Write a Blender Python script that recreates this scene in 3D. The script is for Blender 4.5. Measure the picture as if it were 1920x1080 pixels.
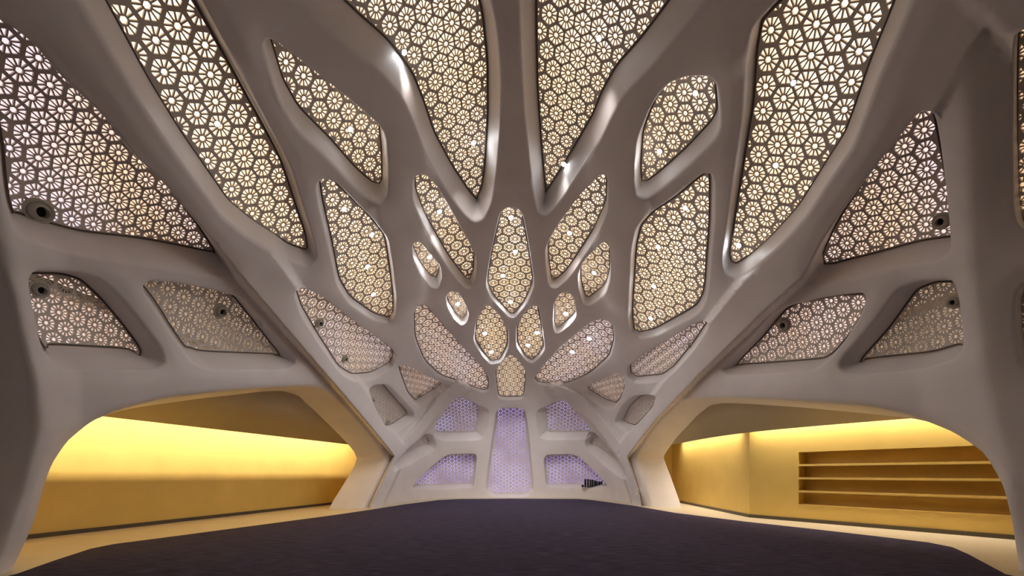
import bpy, bmesh, math, random
import numpy as np
from mathutils import Vector, Matrix
from mathutils.geometry import delaunay_2d_cdt

for o in list(bpy.data.objects):
    bpy.data.objects.remove(o, do_unlink=True)
scene = bpy.context.scene
COL = scene.collection
random.seed(4)
rng = np.random.default_rng(4)

# ------------------------------------------------------------------ camera
F = 760.0            # focal length in pixels of the 1920 wide frame
HOR = 888.0          # picture row of the horizon (shifted lens, level camera)
CH = 1.3             # camera height
cam_d = bpy.data.cameras.new('camera')
cam = bpy.data.objects.new('camera', cam_d)
COL.objects.link(cam)
cam.location = (0, 0, CH)
cam.rotation_euler = (math.pi / 2, 0, 0)
cam_d.sensor_width = 36.0
cam_d.lens = 36.0 * F / 1920.0
cam_d.shift_y = (HOR - 540.0) / 1920.0
cam_d.clip_start = 0.05
cam_d.clip_end = 200
scene.camera = cam

# ------------------------------------------------------------------ world and view
world = bpy.data.worlds.new('world')
scene.world = world
world.use_nodes = True
world.node_tree.nodes['Background'].inputs[0].default_value = (0.9, 0.8, 0.75, 1)
world.node_tree.nodes['Background'].inputs[1].default_value = 0.02
vs = scene.view_settings
vs.view_transform = 'Standard'
vs.look = 'None'
vs.exposure = 0.0
vs.gamma = 1.0
vs.use_curve_mapping = False

WARM = (1.0, 0.76, 0.48)       # cream backlight
PINK = (1.0, 0.75, 0.62)
LILAC = (0.52, 0.40, 0.80)
COVE = (1.0, 0.88, 0.74)

# ------------------------------------------------------------------ materials
def new_mat(name):
    m = bpy.data.materials.new(name)
    m.use_nodes = True
    return m, m.node_tree.nodes, m.node_tree.links

def paint(name, col, rough=0.5, var=0.06, scale=3.0, bump=0.02, bscale=40.0, stretch=None, spec=0.4):
    m, n, l = new_mat(name)
    b = n['Principled BSDF']
    b.inputs['Roughness'].default_value = rough
    b.inputs['Specular IOR Level'].default_value = spec
    tc = n.new('ShaderNodeTexCoord')
    src = tc.outputs['Object']
    if stretch:
        mp = n.new('ShaderNodeMapping')
        mp.inputs['Scale'].default_value = stretch
        l.new(src, mp.inputs['Vector'])
        src = mp.outputs['Vector']
    nz = n.new('ShaderNodeTexNoise')
    nz.inputs['Scale'].default_value = scale
    nz.inputs['Detail'].default_value = 6
    l.new(src, nz.inputs['Vector'])
    rp = n.new('ShaderNodeValToRGB')
    rp.color_ramp.elements[0].position = 0.3
    rp.color_ramp.elements[1].position = 0.7
    rp.color_ramp.elements[0].color = tuple(max(0, c * (1 - var)) for c in col) + (1,)
    rp.color_ramp.elements[1].color = tuple(min(1, c * (1 + var)) for c in col) + (1,)
    l.new(nz.outputs['Fac'], rp.inputs['Fac'])
    l.new(rp.outputs['Color'], b.inputs['Base Color'])
    if bump:
        n2 = n.new('ShaderNodeTexNoise')
        n2.inputs['Scale'].default_value = bscale
        n2.inputs['Detail'].default_value = 4
        l.new(src, n2.inputs['Vector'])
        bp = n.new('ShaderNodeBump')
        bp.inputs['Strength'].default_value = bump * 5
        bp.inputs['Distance'].default_value = 0.02
        l.new(n2.outputs['Fac'], bp.inputs['Height'])
        l.new(bp.outputs['Normal'], b.inputs['Normal'])
    return m

def glow(name, c1, c2, strength, scale=0.45):
    """stands in for the lamp-lit cavity: emission whose tint wanders between two colours"""
    m, n, l = new_mat(name)
    b = n['Principled BSDF']
    b.inputs['Base Color'].default_value = (0.5, 0.45, 0.4, 1)
    b.inputs['Roughness'].default_value = 0.9
    tc = n.new('ShaderNodeTexCoord')
    nz = n.new('ShaderNodeTexNoise')
    nz.inputs['Scale'].default_value = scale
    nz.inputs['Detail'].default_value = 1.5
    l.new(tc.outputs['Object'], nz.inputs['Vector'])
    rp = n.new('ShaderNodeValToRGB')
    rp.color_ramp.elements[0].position = 0.38
    rp.color_ramp.elements[1].position = 0.66
    rp.color_ramp.elements[0].color = tuple(c1) + (1,)
    rp.color_ramp.elements[1].color = tuple(c2) + (1,)
    l.new(nz.outputs['Fac'], rp.inputs['Fac'])
    l.new(rp.outputs['Color'], b.inputs['Emission Color'])
    b.inputs['Emission Strength'].default_value = strength
    return m

def lamp_mat(name, col, strength):
    m, n, l = new_mat(name)
    b = n['Principled BSDF']
    b.inputs['Base Color'].default_value = (0.8, 0.8, 0.8, 1)
    b.inputs['Emission Color'].default_value = tuple(col) + (1,)
    b.inputs['Emission Strength'].default_value = strength
    return m

M_SHELL = paint('white_plaster', (0.87, 0.82, 0.80), 0.5, 0.04, 1.2, 0.006, 25, None, 0.3)
M_SCREEN = paint('screen_paint', (0.78, 0.71, 0.64), 0.5, 0.04, 1.5, 0.0)
M_CARPET = paint('carpet_pile', (0.078, 0.064, 0.108), 0.95, 0.6, 6.0, 0.12, 160, (0.5, 8.0, 1.0), 0.1)
M_FLOOR = paint('pale_stone_floor', (0.70, 0.60, 0.42), 0.4, 0.06, 1.2, 0.004, 30, (0.5, 4.0, 1.0))
M_GOLD = paint('golden_wall_fabric', (0.80, 0.56, 0.15), 0.6, 0.06, 1.2, 0.02, 90)
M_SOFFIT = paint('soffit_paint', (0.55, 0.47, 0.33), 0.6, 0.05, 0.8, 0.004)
M_BASE = paint('dark_skirting', (0.10, 0.08, 0.05), 0.5, 0.1)
M_SHELF = paint('golden_shelf_board', (0.78, 0.55, 0.16), 0.5, 0.08, 4.0, 0.004)
M_NOZZLE = paint('nozzle_metal', (0.56, 0.52, 0.44), 0.45, 0.05)
M_BORE = paint('nozzle_bore', (0.02, 0.02, 0.02), 0.7, 0.05)
M_GAP = paint('dark_gap_strip', (0.15, 0.12, 0.10), 0.7, 0.1)  # dark colour standing in for the shade in the screen gaps
M_BOOK = paint('dark_book_cover', (0.02, 0.012, 0.015), 0.5, 0.2)
M_PAGE = paint('book_pages', (0.55, 0.50, 0.45), 0.8, 0.1, 60)
M_HOUSING = paint('lamp_housing', (0.5, 0.48, 0.46), 0.35, 0.05)
M_LENS = lamp_mat('spot_lens', (0.92, 0.96, 1.0), 150)
M_COVE = lamp_mat('cove_strip_glow', COVE, 9)

# ------------------------------------------------------------------ helpers
def link(name, me, mat=None, parent=None, smooth=False):
    o = bpy.data.objects.new(name, me)
    COL.objects.link(o)
    if mat:
        me.materials.append(mat)
    if parent:
        o.parent = parent
    if smooth:
        me.polygons.foreach_set('use_smooth', [True] * len(me.polygons))
    return o

def mesh_obj(name, verts, faces, mat=None, parent=None, smooth=False):
    me = bpy.data.meshes.new(name)
    me.from_pydata([tuple(map(float, v)) for v in verts], [], [tuple(map(int, f)) for f in faces])
    me.update()
    return link(name, me, mat, parent, smooth)

def tag(o, label=None, cat=None, group=None, kind=None):
    if label: o['label'] = label
    if cat: o['category'] = cat
    if group: o['group'] = group
    if kind: o['kind'] = kind
    return o

def empty(name, loc, rot=None):
    o = bpy.data.objects.new(name, None)
    o.empty_display_size = 0.1
    COL.objects.link(o)
    o.location = loc
    if rot is not None:
        o.rotation_mode = 'QUATERNION'
        o.rotation_quaternion = rot
    return o

def prism(name, poly, lo, hi, mat, parent=None, bevel=0.0):
    """vertical prism of a plan polygon [(x, y)] from z=lo to z=hi"""
    bm = bmesh.new()
    a = [bm.verts.new((x, y, lo)) for x, y in poly]
    b = [bm.verts.new((x, y, hi)) for x, y in poly]
    n = len(poly)
    bm.faces.new(a[::-1]); bm.faces.new(b)
    for i in range(n):
        bm.faces.new((a[i], a[(i + 1) % n], b[(i + 1) % n], b[i]))
    bmesh.ops.recalc_face_normals(bm, faces=bm.faces)
    if bevel:
        bmesh.ops.bevel(bm, geom=list(bm.edges), offset=bevel, segments=2, affect='EDGES')
    me = bpy.data.meshes.new(name); bm.to_mesh(me); bm.free()
    return link(name, me, mat, parent)

def lathe(name, prof, mat, parent=None, seg=32, smooth=True, close=False):
    """revolve [(r, z)] about local z"""
    vs_, fs = [], []
    for r, z in prof:
        for k in range(seg):
            a = 2 * math.pi * k / seg
            vs_.append((r * math.cos(a), r * math.sin(a), z))
    n = len(prof)
    for i in range(n - 1 + (1 if close else 0)):
        j = (i + 1) % n
        for k in range(seg):
            k2 = (k + 1) % seg
            fs.append((i * seg + k, i * seg + k2, j * seg + k2, j * seg + k))
    if not close:
        if prof[0][0] > 1e-4: pass
    o = mesh_obj(name, vs_, fs, mat, parent, smooth)
    return o

def ray(px, py):
    return np.stack([(np.asarray(px, float) - 960.0) / F, np.ones_like(np.asarray(px, float)), (HOR - np.asarray(py, float)) / F], -1)

def to_px(p):
    return np.stack([960 + F * p[..., 0] / p[..., 1], HOR - F * (p[..., 2] - CH) / p[..., 1]], -1)

CAMP = np.array([0, 0, CH])

# the hall: a smooth convex body, rounded intersection of leaning planes
PEXP = 14.0
# (ax, ay, az, c):  ax*|x| + ay*y + az*z <= c
PLANES = np.array([
    (1.00, 0.13, 0.07, 7.55),
    (0.80, 0.10, 1.00, 10.6),
    (0.00, 0.22, 1.00, 10.6),
    (0.00, 1.00, 0.05, 21.9),
    (0.00, 0.75, 1.00, 21.6),
    (0.00, -1.0, 0.00, 7.0),
])
def body(p):
    ax = np.sqrt(p[..., 0] ** 2 + 0.16)
    s = 0
    for a, b, c, d in PLANES:
        g = np.maximum((a * ax + b * p[..., 1] + c * p[..., 2]) / d, 0)
        s = s + g ** PEXP
    return s
def normal(p):
    e = 1e-3
    g = []
    for k in range(3):
        d = np.zeros(3); d[k] = e
        g.append(body(p + d) - body(p - d))
    g = np.stack(g, -1)
    return g / np.linalg.norm(g, axis=-1, keepdims=True)
def hit_from(o, d):
    lo = np.zeros(d.shape[:-1]); hi = np.full(d.shape[:-1], 60.0)
    for _ in range(46):
        m = (lo + hi) / 2
        inside = body(o + d * m[..., None]) < 1
        lo = np.where(inside, m, lo); hi = np.where(inside, hi, m)
    return o + d * lo[..., None]
def hit(px, py):
    return hit_from(CAMP, ray(px, py))
def chart(p):
    d = p - CAMP
    d = d / np.linalg.norm(d, axis=-1, keepdims=True)
    k = 1.0 / (1.0 + d[..., 1])
    return np.stack([d[..., 0] * k, d[..., 2] * k], -1)
def unchart(q):
    r2 = (q ** 2).sum(-1)
    y = (1 - r2) / (1 + r2)
    k = 1 + y
    return np.stack([q[..., 0] * k, y, q[..., 1] * k], -1)

def chaikin(pts, it=2):
    p = np.asarray(pts, float)
    for _ in range(it):
        q = np.roll(p, -1, 0)
        p = np.stack([0.86 * p + 0.14 * q, 0.14 * p + 0.86 * q], 1).reshape(-1, 2)
    return p
def resample(p3, n):
    c = np.vstack([p3, p3[:1]])
    s = np.r_[0, np.cumsum(np.linalg.norm(np.diff(c, axis=0), axis=1))]
    t = np.linspace(0, s[-1], n, endpoint=False)
    return np.stack([np.interp(t, s, c[:, k]) for k in range(p3.shape[1])], -1), s[-1]
def pip(pts, poly):
    x, y = pts[:, 0], pts[:, 1]
    ins = np.zeros(len(pts), bool)
    x0, y0 = poly.min(0); x1, y1 = poly.max(0)
    sel = np.where((x >= x0) & (x <= x1) & (y >= y0) & (y <= y1))[0]
    if len(sel) == 0: return ins
    xs, ys = x[sel], y[sel]
    r = np.zeros(len(sel), bool)
    q = np.roll(poly, -1, 0)
    for (ax, ay), (bx, by) in zip(poly, q):
        if ay == by: continue
        c = ((ay > ys) != (by > ys)) & (xs < (bx - ax) * (ys - ay) / (by - ay) + ax)
        r ^= c
    ins[sel] = r
    return ins
def seg_dist(pts, poly):
    """distance of 2d points to the closed polyline"""
    a = poly; b = np.roll(poly, -1, 0)
    d = np.full(len(pts), 1e9)
    for p, q in zip(a, b):
        v = q - p
        L = (v * v).sum() + 1e-12
        t = np.clip(((pts - p) @ v) / L, 0, 1)
        d = np.minimum(d, np.linalg.norm(pts - (p + t[:, None] * v), axis=1))
    return d
def near(pts, cloud, chunk=1500):
    out = np.empty(len(pts))
    for i in range(0, len(pts), chunk):
        a = pts[i:i + chunk]
        d2 = ((a ** 2).sum(1)[:, None] + (cloud ** 2).sum(1)[None] - 2 * a @ cloud.T)
        out[i:i + chunk] = np.sqrt(np.maximum(d2.min(1), 0))
    return out

# ------------------------------------------------------------------ openings of the lattice vault, outlines in picture pixels
# key: (outline, recess depth, rosette pitch in px, glow, label)
HOLES = {}
# recess depth and splay of the openings, metres
SILL = {'W0': 0.0, 'W1': .12, 'W2': .12, 'W3': .06, 'W4': .02, 'W5': .35, 'W6': .35, 'SA': .24, 'SB': .24, 'SC': .12, 'SD': .16, 'H1': .16, 'H2': .16, 'I1': .16, 'I2': .16, 'R1': 0, 'R2': 0}
RECESS = {'A': (.40, .12), 'B': (.25, .15), 'C': (.38, .08), 'D': (.16, .07), 'E': (.40, .22), 'F': (.32, .24), 'C2': (.32, .09), 'D2': (.16, .10),
          'B2': (.22, .12), 'A2': (.36, .09), 'R1': (.07, .01), 'R2': (.07, .01), 'K': (.30, .06), 'L1': (.36, .03), 'L2': (.26, .03), 'MM': (.15, .04),
          'N1': (.16, .05), 'N2': (.16, .05), 'OO': (.16, .03), 'P1': (.12, .03), 'P2': (.12, .03), 'K2': (.28, .06), 'L3': (.30, .05), 'L4': (.25, .03),
          'G1': (.20, .05), 'G2': (.20, .05), 'W1': (.40, .26), 'W2': (.40, .26), 'O1': (1.0, .28), 'O2': (1.0, .28)}
def hole(key, pts, depth, pitch, gl, label, style='rosette', round_=0.07):
    depth, draft = RECESS.get(key, (depth, .09))
    HOLES[key] = dict(pts=pts, depth=depth, draft=draft, pitch=pitch, glow=gl, label=label, style=style, r=round_)
# upper left
hole('A', [(-120,-60),(-60,-5),(0,42),(60,85),(115,150),(200,228),(245,290),(310,350),(385,440),(430,500),(436,518),(400,518),(300,500),(200,487),(120,468),(38,440),(20,400),(0,300),(-50,170),(-120,40)], .40, 42, 'mix', 'large perforated rosette screen at the left edge with a big air nozzle low on it')
hole('B', [(110,-70),(150,0),(195,75),(262,190),(325,285),(385,365),(420,412),(470,450),(540,490),(575,500),(592,488),(588,455),(570,400),(545,320),(520,270),(490,215),(450,140),(412,70),(374,0),(345,-70)], .40, 45, 'warm', 'long curved perforated screen between the two big left ribs, running off the top')
hole('C', [(497,78),(515,80),(560,115),(640,178),(705,232),(722,255),(727,320),(727,368),(718,383),(700,380),(665,352),(620,303),(560,248),(528,195),(510,140),(497,100)], .42, 34, 'warm', 'slanted pointed perforated screen left of the upper left ceiling rib')
hole('D', [(595,350),(605,338),(630,345),(660,375),(700,415),(727,450),(735,500),(742,560),(742,595),(730,607),(700,600),(655,570),(633,535),(620,470),(600,385)], .34, 22, 'warm', 'tall four-sided perforated screen on the left with four bright spots in it')
hole('E', [(505,-50),(555,2),(605,48),(660,95),(720,142),(760,190),(782,240),(800,290),(835,350),(870,398),(888,415),(905,412),(920,380),(927,340),(935,250),(937,150),(930,60),(917,0),(912,-50)], .55, 33, 'warm', 'large funnel-shaped perforated screen just left of the central spine')
hole('F', [(976,-50),(977,0),(980,100),(985,200),(995,300),(1003,365),(1010,402),(1022,406),(1045,382),(1080,330),(1125,260),(1145,215),(1170,175),(1215,130),(1265,70),(1315,5),(1350,-50)], .50, 33, 'warm', 'large funnel-shaped perforated screen just right of the central spine')
hole('C2', [(1255,160),(1290,147),(1330,148),(1344,165),(1350,240),(1338,264),(1290,312),(1240,354),(1212,374),(1194,372),(1190,340),(1194,270),(1215,215),(1235,180)], .40, 33, 'warm', 'five-sided perforated screen beside the upper right curved rib, very bright spot at its top')
hole('D2', [(1316,329),(1333,328),(1338,345),(1337,420),(1325,560),(1308,590),(1230,630),(1200,636),(1183,625),(1179,590),(1185,470),(1194,430),(1215,405),(1260,375)], .34, 25, 'warm', 'tall upright perforated screen on the right with a column of four spots')
hole('B2', [(1500,-70),(1470,-5),(1430,35),(1410,60),(1400,120),(1395,220),(1384,290),(1368,400),(1355,490),(1359,513),(1378,522),(1410,506),(1450,473),(1505,416),(1560,333),(1595,283),(1615,233),(1645,150),(1685,60),(1712,-10),(1735,-70)], .40, 45, 'warm', 'large perforated screen to the left of the big right diagonal rib, running off the top')
hole('A2', [(1738,213),(1752,222),(1762,280),(1772,370),(1779,474),(1768,484),(1700,495),(1610,520),(1540,535),(1515,530),(1515,505),(1545,450),(1600,372),(1655,300),(1700,245),(1722,217)], .36, 35, 'mix', 'triangular perforated screen beyond the big right diagonal rib, lilac tinged')
hole('R1', [(1903,66),(1900,200),(1898,380),(1905,420),(1930,440),(2040,455),(2090,300),(2070,150),(1990,85),(1925,52)], .40, 46, 'mixdim', 'upper perforated screen cut off by the right edge of the picture')
hole('R2', [(1935,522),(1908,538),(1902,565),(1903,620),(1910,680),(1928,702),(2050,715),(2085,690),(2080,560),(2030,525)], .36, 42, 'dim', 'lower perforated screen cut off by the right edge of the picture')
# side walls over the arches
hole('SA', [(58,525),(70,508),(150,512),(190,525),(230,562),(270,610),(303,655),(310,680),(290,692),(120,690),(95,680),(80,640),(65,570)], .34, 32, 'pink', 'perforated screen with a nozzle in its corner over the left arch, nearest the left pier')
hole('SB', [(270,540),(280,528),(330,532),(420,550),(455,562),(500,610),(545,660),(557,680),(538,692),(400,692),(362,680),(330,635),(290,575)], .34, 28, 'dim', 'dim four-sided perforated screen with a nozzle in its middle over the left arch')
hole('SC', [(1610,550),(1622,556),(1612,590),(1580,640),(1545,680),(1520,695),(1365,703),(1350,695),(1365,675),(1410,630),(1450,588),(1480,575),(1540,560)], .34, 25, 'pink', 'perforated screen with a nozzle at upper left over the right arch')
hole('SD', [(1680,545),(1720,528),(1782,525),(1793,560),(1802,645),(1795,668),(1720,692),(1600,700),(1575,695),(1572,680),(1630,615)], .34, 30, 'dim', 'dim perforated screen over the right arch, beside the tall right pier')
# inner ceiling
hole('K', [(776,342),(783,331),(797,330),(818,350),(850,405),(885,468),(894,490),(892,522),(884,542),(872,540),(840,500),(795,425),(777,380)], .34, 22, 'warm', 'narrow slanted perforated screen left of the central diamond')
hole('L1', [(774,460),(785,452),(805,475),(825,500),(829,520),(822,542),(808,539),(788,515),(775,485)], .34, 16, 'warm', 'tiny slanted perforated screen under the narrow left one, glaring spot at its edge')
hole('L2', [(836,557),(845,547),(860,550),(873,572),(879,590),(876,604),(866,611),(853,600),(839,577)], .34, 12, 'warm', 'smallest oval perforated screen on the left, above the left fan screen')
hole('MM', [(938,400),(950,391),(970,391),(980,405),(992,465),(1002,535),(985,572),(965,596),(955,595),(922,560),(911,535),(922,470)], .30, 18, 'warm', 'diamond-shaped perforated screen in the middle of the ceiling')
hole('N1', [(905,580),(915,572),(935,590),(953,620),(954,650),(940,680),(920,684),(905,668),(888,640),(893,605)], .30, 12, 'warm', 'leaf-shaped perforated screen below the diamond on its left')
hole('N2', [(998,574),(1009,575),(1016,610),(1022,655),(1010,672),(998,682),(985,675),(968,650),(968,615),(985,585)], .30, 12, 'warm', 'leaf-shaped perforated screen below the diamond on its right')
hole('OO', [(928,697),(945,674),(958,665),(970,674),(987,697),(986,720),(982,750),(934,750),(930,720)], .26, 11, 'warm2', 'small house-shaped perforated screen above the mihrab panel')
hole('P1', [(776,590),(785,574),(798,573),(830,610),(870,655),(905,690),(917,712),(916,733),(905,737),(870,722),(825,708),(795,680),(777,635)], .28, 13, 'pinkw', 'fan-shaped perforated screen low on the left of the ceiling')
hole('P2', [(1110,605),(1128,600),(1148,608),(1152,640),(1143,672),(1105,705),(1060,724),(1010,722),(1001,712),(1015,690),(1060,645)], .28, 13, 'pinkw', 'fan-shaped perforated screen low on the right of the ceiling')
hole('K2', [(1125,329),(1137,330),(1140,360),(1138,400),(1115,450),(1065,523),(1042,542),(1030,538),(1024,500),(1023,465),(1045,425),(1085,370)], .34, 22, 'warm', 'narrow slanted perforated screen right of the central diamond')
hole('L3', [(1128,457),(1140,453),(1144,475),(1144,525),(1135,553),(1105,575),(1093,571),(1085,540),(1084,515),(1095,490)], .34, 17, 'warm', 'small kite-shaped perforated screen under the narrow right one')
hole('L4', [(1050,552),(1065,548),(1076,560),(1081,593),(1074,604),(1050,624),(1041,626),(1037,610),(1038,572)], .34, 13, 'warm', 'smallest perforated screen on the right, above the right fan screen')
hole('G1', [(553,552),(565,541),(600,556),(650,595),(700,630),(735,655),(742,670),(735,690),(700,712),(665,715),(640,700),(600,645),(565,590)], .34, 15, 'pinkw', 'long perforated screen with two nozzles behind the big left diagonal rib')
hole('H1', [(692,730),(705,722),(728,722),(755,750),(777,773),(777,785),(752,805),(738,811),(725,800),(705,765)], .36, 10, 'dim2', 'small dull perforated screen with two nozzles in the fork of the left pier')
hole('I1', [(746,689),(757,683),(800,705),(830,720),(833,732),(800,756),(786,766),(770,750),(753,715)], .36, 10, 'pink', 'small perforated screen with one nozzle above the dull one on the left')
hole('G2', [(1322,602),(1327,615),(1300,655),(1260,700),(1235,716),(1190,719),(1177,706),(1177,690),(1200,670),(1260,635),(1300,610)], .34, 13, 'pinkw', 'long perforated screen with two nozzles behind the big right diagonal rib')
hole('I2', [(1096,732),(1105,723),(1155,701),(1167,706),(1171,725),(1160,753),(1147,769),(1130,765),(1101,744)], .36, 10, 'pink', 'small perforated screen with one nozzle above the dull one on the right')
hole('H2', [(1213,741),(1229,743),(1224,760),(1195,794),(1178,810),(1161,803),(1152,790),(1166,762),(1186,743)], .36, 10, 'dim2', 'small dull perforated screen without nozzle in the fork of the right pier')
# mihrab wall
hole('W0', [(930,775),(937,766),(978,766),(986,775),(992,820),(1003,931),(908,931),(923,820)], .45, 12, 'lilac', 'tall tapering lilac-lit lattice panel in the middle of the far wall', 'hex', .06)
hole('W1', [(852,749),(865,746),(885,754),(917,769),(912,800),(905,821),(895,825),(827,826),(814,817),(816,800),(832,773)], .55, 12, 'lilac2', 'upper lilac lattice panel left of the tall middle panel', 'hex', .06)
hole('W2', [(1006,770),(1040,754),(1052,750),(1065,757),(1090,785),(1103,800),(1107,815),(1098,824),(1025,825),(1012,820),(1007,800)], .55, 12, 'lilac2', 'upper lilac lattice panel right of the tall middle panel', 'hex', .06)
hole('W3', [(774,914),(780,903),(810,875),(830,858),(845,852),(889,851),(894,855),(888,911),(880,915),(778,917)], .50, 12, 'lilac', 'lower lilac lattice panel left of the tall middle panel', 'hex', .05)
hole('W4', [(1019,853),(1070,852),(1086,857),(1110,880),(1135,905),(1138,914),(1030,914),(1024,908)], .50, 12, 'lilac', 'lower lilac lattice panel on the right, behind the row of books', 'hex', .05)
hole('W5', [(800,813),(810,815),(818,830),(817,842),(800,852),(770,870),(738,884),(734,880),(746,862),(772,835)], .45, 11, 'dim2', 'thin slanted sliver of lattice panel left of the lilac panels', 'hex', .05)
hole('W6', [(1105,809),(1118,813),(1150,850),(1170,880),(1175,897),(1166,898),(1130,870),(1099,842),(1096,832)], .45, 11, 'dim2', 'thin slanted sliver of lattice panel right of the lilac panels', 'hex', .05)
# arches to the side galleries (no screen)
hole('O1', [(36,1070),(75,985),(97,905),(110,870),(138,828),(183,791),(240,768),(330,747),(450,734),(560,727),(592,728),(620,738),(650,765),(690,808),(714,838),(722,860),(716,885),(692,930),(678,955),(668,980),(300,1068),(14,1125)], 1.0, 0, None, None, 'open', .16)
hole('O2', [(1222,953),(1205,900),(1193,865),(1195,848),(1215,815),(1245,780),(1275,755),(1300,750),(1340,749),(1430,751),(1527,757),(1623,764),(1700,781),(1777,812),(1833,850),(1868,911),(1884,975),(1897,1062),(1905,1125),(1600,1068),(1230,978)], 1.0, 0, None, None, 'open', .16)

HOLES['R1']['r'] = HOLES['R2']['r'] = 0.03
for k in ('N1', 'N2', 'OO', 'MM', 'K2', 'L3', 'L4', 'L1', 'L2', 'W2', 'W6'):
    HOLES[k]['r'] = 0.04
for k, h in HOLES.items():
    c = chaikin(h['pts'])
    p3 = hit(c[:, 0], c[:, 1])
    per = np.linalg.norm(np.diff(np.vstack([p3, p3[:1]]), axis=0), axis=1).sum()
    n = int(np.clip(per / 0.07, 44, 220))
    px, _ = resample(np.hstack([c, p3 * 0]) [:, :2], 400)
    p3 = hit(px[:, 0], px[:, 1])
    p3, _ = resample(p3, n)
    q = to_px(p3)
    p3 = hit(q[:, 0], q[:, 1])
    q = to_px(p3)
    area = 0.5 * np.sum(q[:, 0] * np.roll(q[:, 1], -1) - np.roll(q[:, 0], -1) * q[:, 1])
    if area < 0:
        p3 = p3[::-1]; q = q[::-1]
    N = normal(p3)
    T = np.roll(p3, -2, 0) - np.roll(p3, 2, 0)
    T -= (T * N).sum(1, keepdims=True) * N
    T /= np.linalg.norm(T, axis=1, keepdims=True)
    B = np.cross(T, N)
    cen = p3.mean(0)
    if ((p3 - cen) * B).sum() < 0: B = -B
    wz = np.clip((N[:, 2:3] - .40) / .35, 0, 1)
    D = N * (1 - .75 * wz) + np.array([0, 0, 1.0]) * .75 * wz      # ceiling openings are cut straight up
    D /= np.linalg.norm(D, axis=1, keepdims=True)
    h.update(P=p3, N=N, B=B, D=D, px=q, apx=abs(area), n=n)

# ------------------------------------------------------------------ the lattice vault mesh
RIBS = [  # proud ribs: (centre line px, half width m, height m)
    ([(10,-40),(120,60),(230,190),(330,310),(440,440),(520,545),(600,650),(680,755),(752,850),(715,930),(690,985)], .40, .26, 'bar'),
    ([(1800,-40),(1740,90),(1650,270),(1560,410),(1480,490),(1400,570),(1300,680),(1220,775),(1165,850),(1190,930),(1200,985)], .40, .26, 'bar'),
    ([(400,-60),(470,20),(600,110),(700,180),(745,250),(752,330),(755,480),(755,570)], .42, .11),
    ([(1420,-50),(1330,50),(1240,120),(1180,190),(1162,260),(1163,400),(1165,560)], .42, .11),
    ([(947,-60),(955,150),(958,320)], .38, .10),
    ([(935,380),(905,480),(880,620)], .25, .06),
    ([(985,380),(1012,500),(1030,660)], .25, .06),
    ([(1800,-40),(1808,200),(1815,400),(1822,560),(1835,660),(1862,780),(1890,900)], .75, .24, 'ridge'),
    ([(-40,150),(10,420),(40,600),(62,720),(62,800),(30,930),(-10,1060)], .50, .26, 'ridge'),
    ([(-200,560),(-150,700),(-125,790),(-145,900),(-200,1000)], .30, -.50, 'soft'),
    ([(1800,-190),(1925,-60),(2010,40)], .34, .30, 'bar'),
    ([(752,850),(800,790),(838,742),(862,728)], .36, .20, 'bar'),
    ([(1165,850),(1120,790),(1075,745),(1045,732)], .36, .20, 'bar'),
]
RC = []
BARW = 0.13
for line, w, a, *kind_ in RIBS:
    l_ = np.array(line, float)
    s = np.r_[0, np.cumsum(np.linalg.norm(np.diff(l_, axis=0), axis=1))]
    t = np.linspace(0, s[-1], 700)
    x = np.interp(t, s, l_[:, 0]); y = np.interp(t, s, l_[:, 1])
    RC.append((hit(x, y), w, a, kind_[0] if kind_ else 'flat'))
def rib_height(p):
    h = np.zeros(len(p)); dent = np.zeros(len(p))
    for c, w, a, kd in RC:
        d = near(p, c)
        if kd == 'ridge':
            s = np.clip(1.0 - np.maximum(d - 0.05, 0) / w, 0, 1)
            h = np.maximum(h, a * s)
            continue
        if kd == 'bar':
            s = np.clip((w + BARW - d) / BARW, 0, 1)
            h = np.maximum(h, a * s)
            continue
        sf = {'flat': 0.35, 'soft': 0.7, 'hard': 0.15}[kd]
        s = np.clip((w + sf + 0.1 - d) / sf, 0, 1)
        s = a * s * s * (3 - 2 * s)
        if a < 0: dent += s
        else: h = np.maximum(h, s)
    return h + dent
def push(p, h):
    """move points of the shell into the room by height h, along the line of sight to the hall's middle"""
    d = p - CAMP
    d /= np.linalg.norm(d, axis=1, keepdims=True)
    c = np.clip((d * normal(p)).sum(1), 0.35, 1)
    return p - d * (h / c)[:, None]

V = []; FC = []
def addv(a):
    i = sum(len(x) for x in V)
    V.append(np.asarray(a)); return i

# outer edge: below the floor and at the rear wall
REAR = -3.6
az = np.linspace(0, 2 * np.pi, 721)[:-1]
d = np.stack([np.sin(az), np.cos(az), 0 * az], -1)
o0 = np.array([0, 0, -0.8])
fl = hit_from(o0, d)
keep = fl[:, 1] > REAR
fl = fl[keep]; a_ = np.where(az[keep] > np.pi, az[keep] - 2 * np.pi, az[keep])
fl = fl[np.argsort(a_)]
ph = np.linspace(0, np.pi, 90)
arc = hit_from(np.array([0, REAR, -0.8]), np.stack([np.cos(ph), 0 * ph, np.sin(ph)], -1))
outer = np.vstack([fl, arc])
outer_q = chart(outer)

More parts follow.
